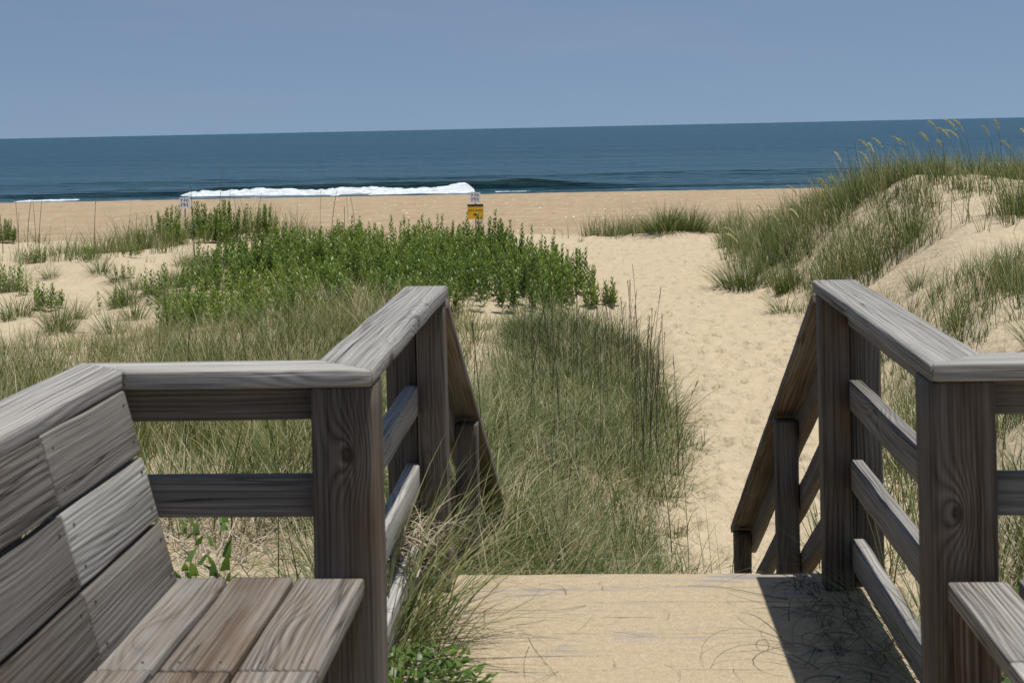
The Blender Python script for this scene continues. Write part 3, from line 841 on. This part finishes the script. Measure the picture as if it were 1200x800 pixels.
def broadleaf(cx, cy, cz, n, rad, H, size):
    a = rng.uniform(0, 6.28, n); r = rad * np.sqrt(rng.random(n))
    base = np.stack([cx + r * np.cos(a), cy + r * np.sin(a) * 1.3, cz + rng.uniform(0, 1, n) * H * (1 - .5 * r / rad)], -1)
    L = rng.uniform(size[0], size[1], n)
    return blades(base, a + rng.normal(0, .9, n), L, rng.uniform(.4, 1.3, n), rng.uniform(.2, .8, n), L * rng.uniform(.4, .6, n), np.clip(rng.normal(.6, .18, n), 0, 1), 3, face=np.zeros(n))
WEED = make_leafmat('weed_leaf', [(0, (.035, .07, .015)), (.5, (.085, .15, .032)), (1, (.17, .25, .065))], .35, .4, .05, .4)
o = link('leafy_weed', veg_mesh('weed', broadleaf(-.51, 3.76, -.02, 800, .23, .15, (.018, .042))), WEED)
tag(o, 'bright green leafy weed growing over the landing edge by the corner post', 'weed')
o = link('leafy_weed', veg_mesh('weed', list(shrub_part(-1.31, 4.6, -.45, .78, 7, .07, leafL=(.05, .085), per=22))), WEED)
tag(o, 'broad leaved weed standing behind the end of the backrest', 'weed')
o = link('leafy_weed', veg_mesh('weed', list(shrub_part(1.2, 4.15, -.35, .62, 14, .2, leafL=(.06, .12), per=20))), WEED)
tag(o, 'broad leaved weed growing behind the shaded railing and its bench', 'weed')

# dead tangled runners on the ground
def strands(x, y, z, L, curv, w, tint, seg=9, lift=.03):
    n = len(x); hd = rng.uniform(0, 6.28, n); k = rng.normal(0, curv, n); dk = rng.normal(0, curv * 1.2, n)
    px, py = [np.array(x)], [np.array(y)]
    for i in range(seg):
        px.append(px[-1] + np.cos(hd) * L / seg); py.append(py[-1] + np.sin(hd) * L / seg); hd = hd + (k + dk * (i / seg - .5) * 2) / seg
    PX, PY = np.stack(px, 1), np.stack(py, 1); t = np.linspace(0, 1, seg + 1)
    up = np.sin(t * math.pi)[None] * (rng.random(n) * lift)[:, None]
    PZ = (z(PX, PY) if callable(z) else z + 0 * PX) + up + .002
    gx_, gy_ = np.gradient(PX, axis=1), np.gradient(PY, axis=1); g = np.hypot(gx_, gy_) + 1e-9
    hw = (w[:, None] * (1 - .7 * t)[None]) / 2
    A = np.stack([PX - gy_ / g * hw, PY + gx_ / g * hw, PZ], -1); B = np.stack([PX + gy_ / g * hw, PY - gx_ / g * hw, PZ + hw * .8], -1)
    V = np.stack([A, B], 2).reshape(n, -1, 3); kk = (seg + 1) * 2
    f = np.array([[2 * i, 2 * i + 1, 2 * i + 3, 2 * i + 2] for i in range(seg)])
    F = (np.arange(n)[:, None, None] * kk + f[None]).reshape(-1, 4)
    return V.reshape(-1, 3), F, np.repeat(tint, kk), np.tile(np.repeat(t, 2), n) * .3
def scatter(box, n, z, L, curv, w, tint, lift=.03):
    U_ = rng.uniform
    return strands(U_(box[0], box[1], n), U_(box[2], box[3], n), z, U_(L[0], L[1], n), curv, U_(w[0], w[1], n), U_(tint[0], tint[1], n), lift=lift)
def runners(box, n, z=None, L=(.2, .6), tint=(.55, 1.0), w=(.003, .006)):
    x = rng.uniform(box[0], box[1], n); y = rng.uniform(box[2], box[3], n)
    zz = height(x, y) + rng.uniform(.0, .07, n) if z is None else np.full(n, z) + rng.uniform(0, .02, n)
    return blades(np.stack([x, y, zz], -1), rng.uniform(0, 6.28, n), rng.uniform(L[0], L[1], n), rng.uniform(1.0, 1.55, n), rng.uniform(-.3, .5, n), rng.uniform(w[0], w[1], n), rng.uniform(tint[0], tint[1], n), 5)
parts = [runners((-3.2, -1.75, 6.0, 8.6), 900), scatter((-3.2, -1.7, 6.0, 8.6), 900, height, (.15, .5), 3., (.004, .008), (.5, 1), .12),
         scatter((-1.8, -.65, 7.2, 8.6), 500, height, (.15, .5), 3., (.004, .008), (.45, 1), .14), scatter((-1.8, -.65, 5.2, 7.2), 40, height, (.1, .4), 2.5, (.003, .006), (.2, .8), .04),
         runners((.92, 2.6, 3.6, 7.5), 1000), scatter((.90, 2.8, 3.6, 8), 1500, height, (.15, .5), 3., (.004, .008), (.4, 1), .12)]
def hs(x, y): return height(x, y) + .10
q = scatter((-1.1, .55, 4.95, 10.5), 420, hs, (.15, .45), 1.8, (.0025, .005), (.4, .9), .45); 
ok = d_center(q[0][:, 0], q[0][:, 1]).reshape(-1, 20).min(1) > .25
parts.append((q[0].reshape(-1, 20, 3)[ok].reshape(-1, 3), q[1][:ok.sum() * 9], q[2].reshape(-1, 20)[ok].ravel(), q[3].reshape(-1, 20)[ok].ravel()))
tag(link('dead_grass', veg_mesh('dead_grass', parts), STRAW), 'tangle of pale dead grass and runners lying on the sand beside the steps', 'dead grass', kind='stuff')
parts = [scatter((.60, .80, 3.3, 4.8), 260, .0, (.04, .22), 1.5, (.0015, .004), (.05, .45), .035), scatter((.50, .78, 3.9, 4.85), 44, .0, (.12, .42), 1.4, (.002, .004), (.1, .6), .05),
         scatter((-.45, -.05, 3.6, 4.85), 36, .0, (.1, .45), 1.0, (.0012, .0024), (.25, .6), .015), scatter((-.2, .5, 3.6, 4.85), 12, .0, (.03, .18), 1.2, (.001, .002), (.25, .6), .008)]
tag(link('twigs', veg_mesh('twigs', parts), STRAW), 'dark twigs and dry stems scattered on the landing boards, thickest in the shade', 'twigs', kind='stuff')
# grass leaning through the shaded railing
n = 90
n = 190
base = np.stack([.86 + np.abs(rng.normal(0, .05, n)), 4.3 + rng.uniform(-.9, .75, n), np.full(n, -.12)], -1)
o = link('grass_tuft', veg_mesh('tuft', blades(base, math.pi + rng.normal(0, .8, n), rng.uniform(.15, .6, n), rng.uniform(.1, .7, n), rng.uniform(.3, 1.5, n), rng.uniform(.003, .006, n), np.clip(rng.normal(.35, .15, n), 0, 1), 7)), GRASS)
tag(o, 'wispy grass leaning through the end posts onto the shaded boards', 'grass tuft')
n = 40
base = np.stack([.62 + rng.normal(0, .05, n), 7.6 + rng.normal(0, .25, n), np.full(n, -1.25)], -1)
o = link('grass_tuft', veg_mesh('tuft', blades(base, math.pi + rng.normal(0, 1.1, n), rng.uniform(.4, .95, n), rng.uniform(.05, .4, n), rng.uniform(.2, 1.3, n), rng.uniform(.003, .006, n), np.clip(rng.normal(.35, .15, n), 0, 1), 7)), GRASS)
tag(o, 'thin grass tuft at the foot of the stair railing on the open path', 'grass tuft')

# ------------------------------------------------------------------ signs
def flat_mat(name, col, rough=.5, var=.06):
    m = NT(name); p = m.pos()
    n = m.noise(p, 14, 4, .6)
    g = m.mapr(n, .3, .7, 1 - var * 2, 1 + var)
    cc = m.n('ShaderNodeCombineColor')
    for i in range(3): m.l(g, cc.inputs[i])
    m.bsdf(m.mix(1., col, cc.outputs[0], 'MULTIPLY'), rough, None, .35); return m.m
WHITE = flat_mat('sign_white', (.80, .81, .86)); YELLOW = flat_mat('sign_yellow', (.85, .50, .03)); BLACK = flat_mat('sign_ink', (.025, .024, .024)); GALV = flat_mat('post_steel', (.10, .09, .075), .6)
INK = flat_mat('sign_print', (.12, .13, .19))

def box_mesh(name, boxes):
    """boxes: (x0,x1,y0,y1,z0,z1); bevelled a little"""
    bm = bmesh.new()
    for x0, x1, y0, y1, z0, z1 in boxes:
        M = Matrix.Translation(((x0 + x1) / 2, (y0 + y1) / 2, (z0 + z1) / 2)) @ Matrix.Diagonal((x1 - x0, y1 - y0, z1 - z0, 1))
        bmesh.ops.create_cube(bm, size=1, matrix=M)
    me = bpy.data.meshes.new(name); bm.to_mesh(me); bm.free(); return me
def poly_mesh(name, polys, y0, y1):
    bm = bmesh.new()
    for P in polys:
        a = [bm.verts.new((x, y0, z)) for x, z in P]; b = [bm.verts.new((x, y1, z)) for x, z in P]
        bm.faces.new(a); bm.faces.new(b[::-1])
        for i in range(len(P)):
            j = (i + 1) % len(P); bm.faces.new((a[i], b[i], b[j], a[j]))
    bmesh.ops.recalc_face_normals(bm, faces=bm.faces)
    me = bpy.data.meshes.new(name); bm.to_mesh(me); bm.free(); return me
def text_mesh(s, size, width=None):
    cu = bpy.data.curves.new('lettering', 'FONT'); cu.body = s; cu.size = size; cu.align_x = 'CENTER'; cu.align_y = 'CENTER'; cu.extrude = .0015; cu.offset = size * .012
    ob = bpy.data.objects.new('tmp', cu); C.objects.link(ob)
    dg = bpy.context.evaluated_depsgraph_get(); me = bpy.data.meshes.new_from_object(ob.evaluated_get(dg))
    bpy.data.objects.remove(ob)
    me.transform(Matrix.Rotation(R(90), 4, 'X'))
    if width:
        xs = [v.co.x for v in me.vertices]; k = width / (max(xs) - min(xs)); me.transform(Matrix.Diagonal((k, 1, 1, 1)))
    return me
def notice(parent, w, z0, z1):
    """the small white notice with rows of dark pictogram marks"""
    pn = link('notice_panel', box_mesh('panel', [(-w / 2, w / 2, -.012, -.008, z0, z1)]), WHITE, parent)
    H = z1 - z0; u = w / 12; v = H / 12; y0, y1 = -.0135, -.0122
    def rc(a, b, c, d): return [(-w / 2 + a * u, z0 + c * v), (-w / 2 + b * u, z0 + c * v), (-w / 2 + b * u, z0 + d * v), (-w / 2 + a * u, z0 + d * v)]
    polys = [rc(1.2, 3.6, 9.9, 10.7), [(-w / 2 + 2.6 * u, z0 + 9.9 * v), (-w / 2 + 3.6 * u, z0 + 9.9 * v), (-w / 2 + 2.3 * u, z0 + 7.3 * v), (-w / 2 + 1.3 * u, z0 + 7.3 * v)],
             rc(5.3, 6.4, 9.6, 11.2), rc(5.0, 6.7, 8.0, 9.2), rc(7.6, 8.4, 7.6, 10.4), rc(8.4, 10.4, 9.7, 10.5), rc(8.4, 10.2, 7.5, 8.3),
             rc(1.6, 2.6, 2.0, 5.6), rc(2.6, 4.6, 4.9, 5.7), rc(4.9, 6.1, 2.4, 6.2), rc(6.4, 7.3, 3.2, 4.6), rc(7.4, 9.4, 4.9, 5.7), rc(8.6, 9.6, 2.0, 4.9)]
    link('printing', poly_mesh('printing', polys, y0, y1), INK, pn)
def sign_post(h): return box_mesh('post', [(-.014, .014, -.006, .022, -.5, h)])

# yellow access sign
d = 43.5; x = (557 - 2 - 695) / 1733 * d; z = float(height(x, d))
s1 = tag(empty('beach_access_sign', (x, d, z), R(4)), 'yellow beach access sign with a small white notice above it on one post', 'sign')
zc = CAMZ - 97.5 / 1733 * d - z      # panel middle height above the ground
link('post', sign_post(zc + .27), GALV, s1)
w, h = .47, .345
pn = link('sign_panel', box_mesh('panel', [(-w / 2, w / 2, -.012, -.008, zc - .215, zc + .15)]), YELLOW, s1)
link('header_band', box_mesh('band', [(-w / 2, w / 2, -.014, -.007, zc + .151, zc + .222)]), BLACK, s1)
t = text_mesh('Beach Access', .078, .42); t.transform(Matrix.Translation((0, -.0145, zc + .045)))
link('lettering', t, BLACK, pn)
a = [(-.085, zc - .085), (-.03, zc - .045), (-.03, zc - .072), (.075, zc - .076), (.075, zc - .094), (-.03, zc - .098), (-.03, zc - .125)]
a = [(-.085, zc - .085), (-.035, zc - .066), (0, zc - .045), (.03, zc - .066), (.085, zc - .078), (.085, zc - .092), (.03, zc - .104), (0, zc - .125), (-.035, zc - .104)]
link('arrow', poly_mesh('arrow', [a], -.0145, -.0122), BLACK, pn)
notice(s1, .30, zc + .262, zc + .57)
# lone white notice
d = 40.; x = (211 - 2 - 695) / 1733 * d; z = float(height(x, d))
s2 = tag(empty('notice_sign', (x, d, z), R(8)), 'lone small white notice on a thin post among bushes', 'sign')
zc = CAMZ - (239.5 - 158.4) / 1733 * d - z
link('post', sign_post(zc + .10), GALV, s2)
notice(s2, .29, zc - .15, zc + .15)

# ------------------------------------------------------------------ sea
SEAZ = -4.05
def wave_amp(x):
    return np.interp(x, [-120, -60, -37, -34, -9, -6, -1, 4, 30], [.12, .25, .42, .75, .8, .95, .55, .25, .1])
sx = np.concatenate([-np.geomspace(120, 30000, 30)[::-1], np.linspace(-119, 110, 260), np.geomspace(111, 30000, 30)])
sy = np.concatenate([np.linspace(100, 170, 200), np.geomspace(170.4, 40000, 170)])
SX, SY = np.meshgrid(sx, sy)
ky = 133 + 1.2 * (vn(SX * .06, SX * 0, 2) - .5) * 2
cr = SY - ky
prof = np.where(cr < 0, np.exp(-(cr / 1.1) ** 2), np.exp(-(cr / 3.2) ** 2))
SZ = SEAZ + wave_amp(SX) * prof
SZ = SZ + .28 * np.exp(-((SY - 168 - 6 * (vn(SX * .02, SX * 0, 4) - .5)) / 4.5) ** 2) * (.5 + vn(SX * .03, SY * 0, 6))
SZ = SZ + .22 * np.exp(-((SY - 148 - 4 * (vn(SX * .03, SX * 0, 5) - .5)) / 2.2) ** 2) * np.clip(vn(SX * .03, SY * 0, 7) * 1.8 - .5, 0, 1)
SZ = SZ + (fbm(SX * .25, SY * .7, 9, 3) - .44) * .22 * (1 - sm(200, 600, SY))
ny, nx = SX.shape; idx = np.arange(nx * ny).reshape(ny, nx)
F = np.stack([idx[:-1, :-1], idx[:-1, 1:], idx[1:, 1:], idx[1:, :-1]], -1).reshape(-1, 4)
m = NT('sea_water'); p = m.pos()
sep = m.n('ShaderNodeSeparateXYZ'); m.l(p, sep.inputs[0])
near = m.mapr(sep.outputs['Y'], 128, 330, 1, 0)
crest = m.mapr(sep.outputs['Z'], SEAZ + .3, SEAZ + .75)
patch = m.noise(m.vmul(p, (.004, .02, 1)), 1, 4, .6)
deep = m.mix(m.mapr(patch, .35, .65), (.004, .048, .080), (.007, .062, .100))
col = m.mix(m.math('MULTIPLY', near, .8), deep, (.030, .085, .105))
col = m.mix(m.math('MULTIPLY', crest, .8), col, (.022, .060, .036))
foamn = m.noise(m.vmul(p, (.35, 1.3, 1)), 1.1, 5, .7)
lace = m.math('MULTIPLY', m.mapr(foamn, .60, .68), m.mapr(sep.outputs['Y'], 126, 131.5, 1, 0))
wc_ = m.math('MULTIPLY', m.math('GREATER_THAN', m.noise(m.vmul(p, (.12, .3, 1)), 1, 3, .6), .765), .5)
ff = m.math('MAXIMUM', lace, wc_)
col = m.mix(ff, col, (.7, .74, .76))
hn = m.math('ADD', m.noise(m.vmul(p, (.5, 1.2, 1)), .9, 5, .65), m.math('MULTIPLY', m.noise(m.vmul(p, (.05, .16, 1)), 1, 4, .6), 7))
hn = m.math('ADD', hn, m.math('MULTIPLY', m.noise(m.vmul(p, (.012, .03, 1)), 1, 5, .7), 22))
nr = m.bump(hn, 1., 1.1)
m.bsdf(col, .22, nr, .24, IOR=1.33); m.last.inputs['Specular Tint'].default_value = (.42, .58, .68, 1)
tag(link('sea', np_mesh('sea', np.stack([SX, SY, SZ], -1).reshape(-1, 3), F, smooth=True), m.m), kind='structure')

# white water of the breaking wave and the swash lines
m = NT('sea_foam'); p = m.pos()
n1 = m.noise(m.vmul(p, (.6, 1, 2.5)), 1.8, 5, .75)
m.bsdf(m.mix(m.mapr(n1, .33, .58), (.30, .36, .40), (.66, .69, .71)), .9, m.bump(n1, .8, .25), .1)
FOAM = m.m
def foam_roll(x0, x1, yc, hmax, depth, seed):
    us = np.linspace(x0, x1, int((x1 - x0) / .18) + 2); vs = np.linspace(0, 1, 16)
    UU, VV = np.meshgrid(us, vs)
    end = sm(0, 1.2, UU - x0) * sm(0, 1.0, x1 - UU)
    n = fbm(UU * .9, VV * 4, seed, 4); nl = vn(UU * .22, UU * 0, seed + 2)
    prof = np.sin(np.clip(VV * 1.08, 0, 1) * math.pi) ** .6
    n2 = fbm(UU * 2.6, VV * 8, seed + 9, 3)
    Z = SEAZ - .1 + (hmax * (.62 + .45 * (nl - .5)) * prof * (.35 + .8 * n + .7 * n2)) * (.25 + .75 * end) * (end > 0)
    Yv = yc + 1.2 * (vn(UU * .06, UU * 0, 2) - .5) * 2 + (VV - .5) * depth + (n - .47) * .8 - (1 - end) * .0
    ny, nx = UU.shape; idx = np.arange(nx * ny).reshape(ny, nx)
    F = np.stack([idx[:-1, :-1], idx[:-1, 1:], idx[1:, 1:], idx[1:, :-1]], -1).reshape(-1, 4)
    return np.stack([UU, Yv, Z], -1).reshape(-1, 3), F, np.zeros(UU.size), np.zeros(UU.size)
parts = [foam_roll(-36.3, -10.6, 131.4, 1.0, 6.0, 3), foam_roll(-37.6, -35.2, 132.2, .7, 2, 5)]
tag(link('breaking_wave', veg_mesh('breaking_wave', parts), FOAM), 'long white breaking wave rolling along just off the beach', 'wave', kind='stuff')
parts = [foam_roll(-51, -44.5, 127.2, .24, 2.2, 13), foam_roll(-20, -10.4, 127.6, .34, 2.0, 15), foam_roll(-9.5, -3.5, 128.5, .11, 1.6, 17), foam_roll(-23.5, -21.6, 127.8, .25, 1.2, 18), foam_roll(-11.4, -10.3, 128.3, .75, 1.6, 19)]
tag(link('swash_foam', veg_mesh('swash_foam', parts), FOAM), 'thin white swash foam at the edge of the sand', 'foam', kind='stuff')

# ------------------------------------------------------------------ light, sky, camera
TX, TY = .205, -.03
sunv = Vector((TX, TY, 1)).normalized()
ld = bpy.data.lights.new('sun', 'SUN'); ld.energy = 4.0; ld.angle = R(.53); ld.color = (1, .965, .90)
lo = bpy.data.objects.new('sun', ld); C.objects.link(lo); lo.rotation_euler = sunv.to_track_quat('Z', 'Y').to_euler(); lo.location = sunv * 30
w = bpy.data.worlds.new('World'); bpy.context.scene.world = w; w.use_nodes = True
t = w.node_tree; t.nodes.clear()
bg = t.nodes.new('ShaderNodeBackground'); ow = t.nodes.new('ShaderNodeOutputWorld'); sk = t.nodes.new('ShaderNodeTexSky')
sk.sky_type = 'NISHITA'; sk.sun_disc = False; sk.sun_elevation = math.asin(sunv.z); sk.sun_rotation = math.atan2(TX, TY)
sk.air_density = 1.0; sk.dust_density = .6; sk.ozone_density = 1.75; sk.altitude = 0
# clear marine air: keep the deep blue low towards the horizon
tc = t.nodes.new('ShaderNodeTexCoord'); sp = t.nodes.new('ShaderNodeSeparateXYZ'); t.links.new(tc.outputs['Generated'], sp.inputs[0])
mm = t.nodes.new('ShaderNodeMath'); mm.operation = 'MULTIPLY_ADD'; t.links.new(sp.outputs['Z'], mm.inputs[0]); mm.inputs[1].default_value = .9; mm.inputs[2].default_value = .19
cb = t.nodes.new('ShaderNodeCombineXYZ'); t.links.new(sp.outputs['X'], cb.inputs[0]); t.links.new(sp.outputs['Y'], cb.inputs[1]); t.links.new(mm.outputs[0], cb.inputs[2])
nz = t.nodes.new('ShaderNodeVectorMath'); nz.operation = 'NORMALIZE'; t.links.new(cb.outputs[0], nz.inputs[0]); t.links.new(nz.outputs[0], sk.inputs[0])
cn = t.nodes.new('ShaderNodeTexNoise'); cn.inputs['Scale'].default_value = 1.0; cn.inputs['Detail'].default_value = 5; cn.inputs['Roughness'].default_value = .55
cm = t.nodes.new('ShaderNodeVectorMath'); cm.operation = 'MULTIPLY'; cm.inputs[1].default_value = (3.2, 3.2, 26); t.links.new(tc.outputs['Generated'], cm.inputs[0]); t.links.new(cm.outputs[0], cn.inputs['Vector'])
cr = t.nodes.new('ShaderNodeMapRange'); t.links.new(cn.outputs['Fac'], cr.inputs[0]); cr.inputs[1].default_value = .47; cr.inputs[2].default_value = .75; cr.inputs[3].default_value = .07; cr.inputs[4].default_value = .19
cx_ = t.nodes.new('ShaderNodeMix'); cx_.data_type = 'RGBA'; t.links.new(cr.outputs[0], cx_.inputs['Factor'])
ca_ = [i for i in cx_.inputs if i.type == 'RGBA']; t.links.new(sk.outputs[0], ca_[0]); ca_[1].default_value = (4.0, 4.2, 4.8, 1)
t.links.new([o for o in cx_.outputs if o.type == 'RGBA'][0], bg.inputs[0]); bg.inputs[1].default_value = .072
t.links.new(bg.outputs[0], ow.inputs[0])

cam = bpy.data.cameras.new('camera'); co = bpy.data.objects.new('camera', cam); C.objects.link(co)
cam.sensor_width = 36; cam.lens = 1733 / 1200 * 36; cam.shift_y = -250 / 1200; cam.clip_start = .05; cam.clip_end = 100000
psi = math.atan(95 / 1733)
co.matrix_world = Matrix.Translation((0, 0, CAMZ)) @ Matrix.Rotation(psi, 4, 'Z') @ Matrix.Rotation(R(90), 4, 'X') @ Matrix.Rotation(R(-1.2), 4, 'Z')
cam.dof.use_dof = True; cam.dof.focus_distance = 11; cam.dof.aperture_fstop = 11
sc = bpy.context.scene; sc.camera = co
sc.view_settings.view_transform = 'Standard'; sc.view_settings.look = 'None'; sc.view_settings.exposure = .3; sc.view_settings.gamma = 1
sc.cycles.use_denoising = True
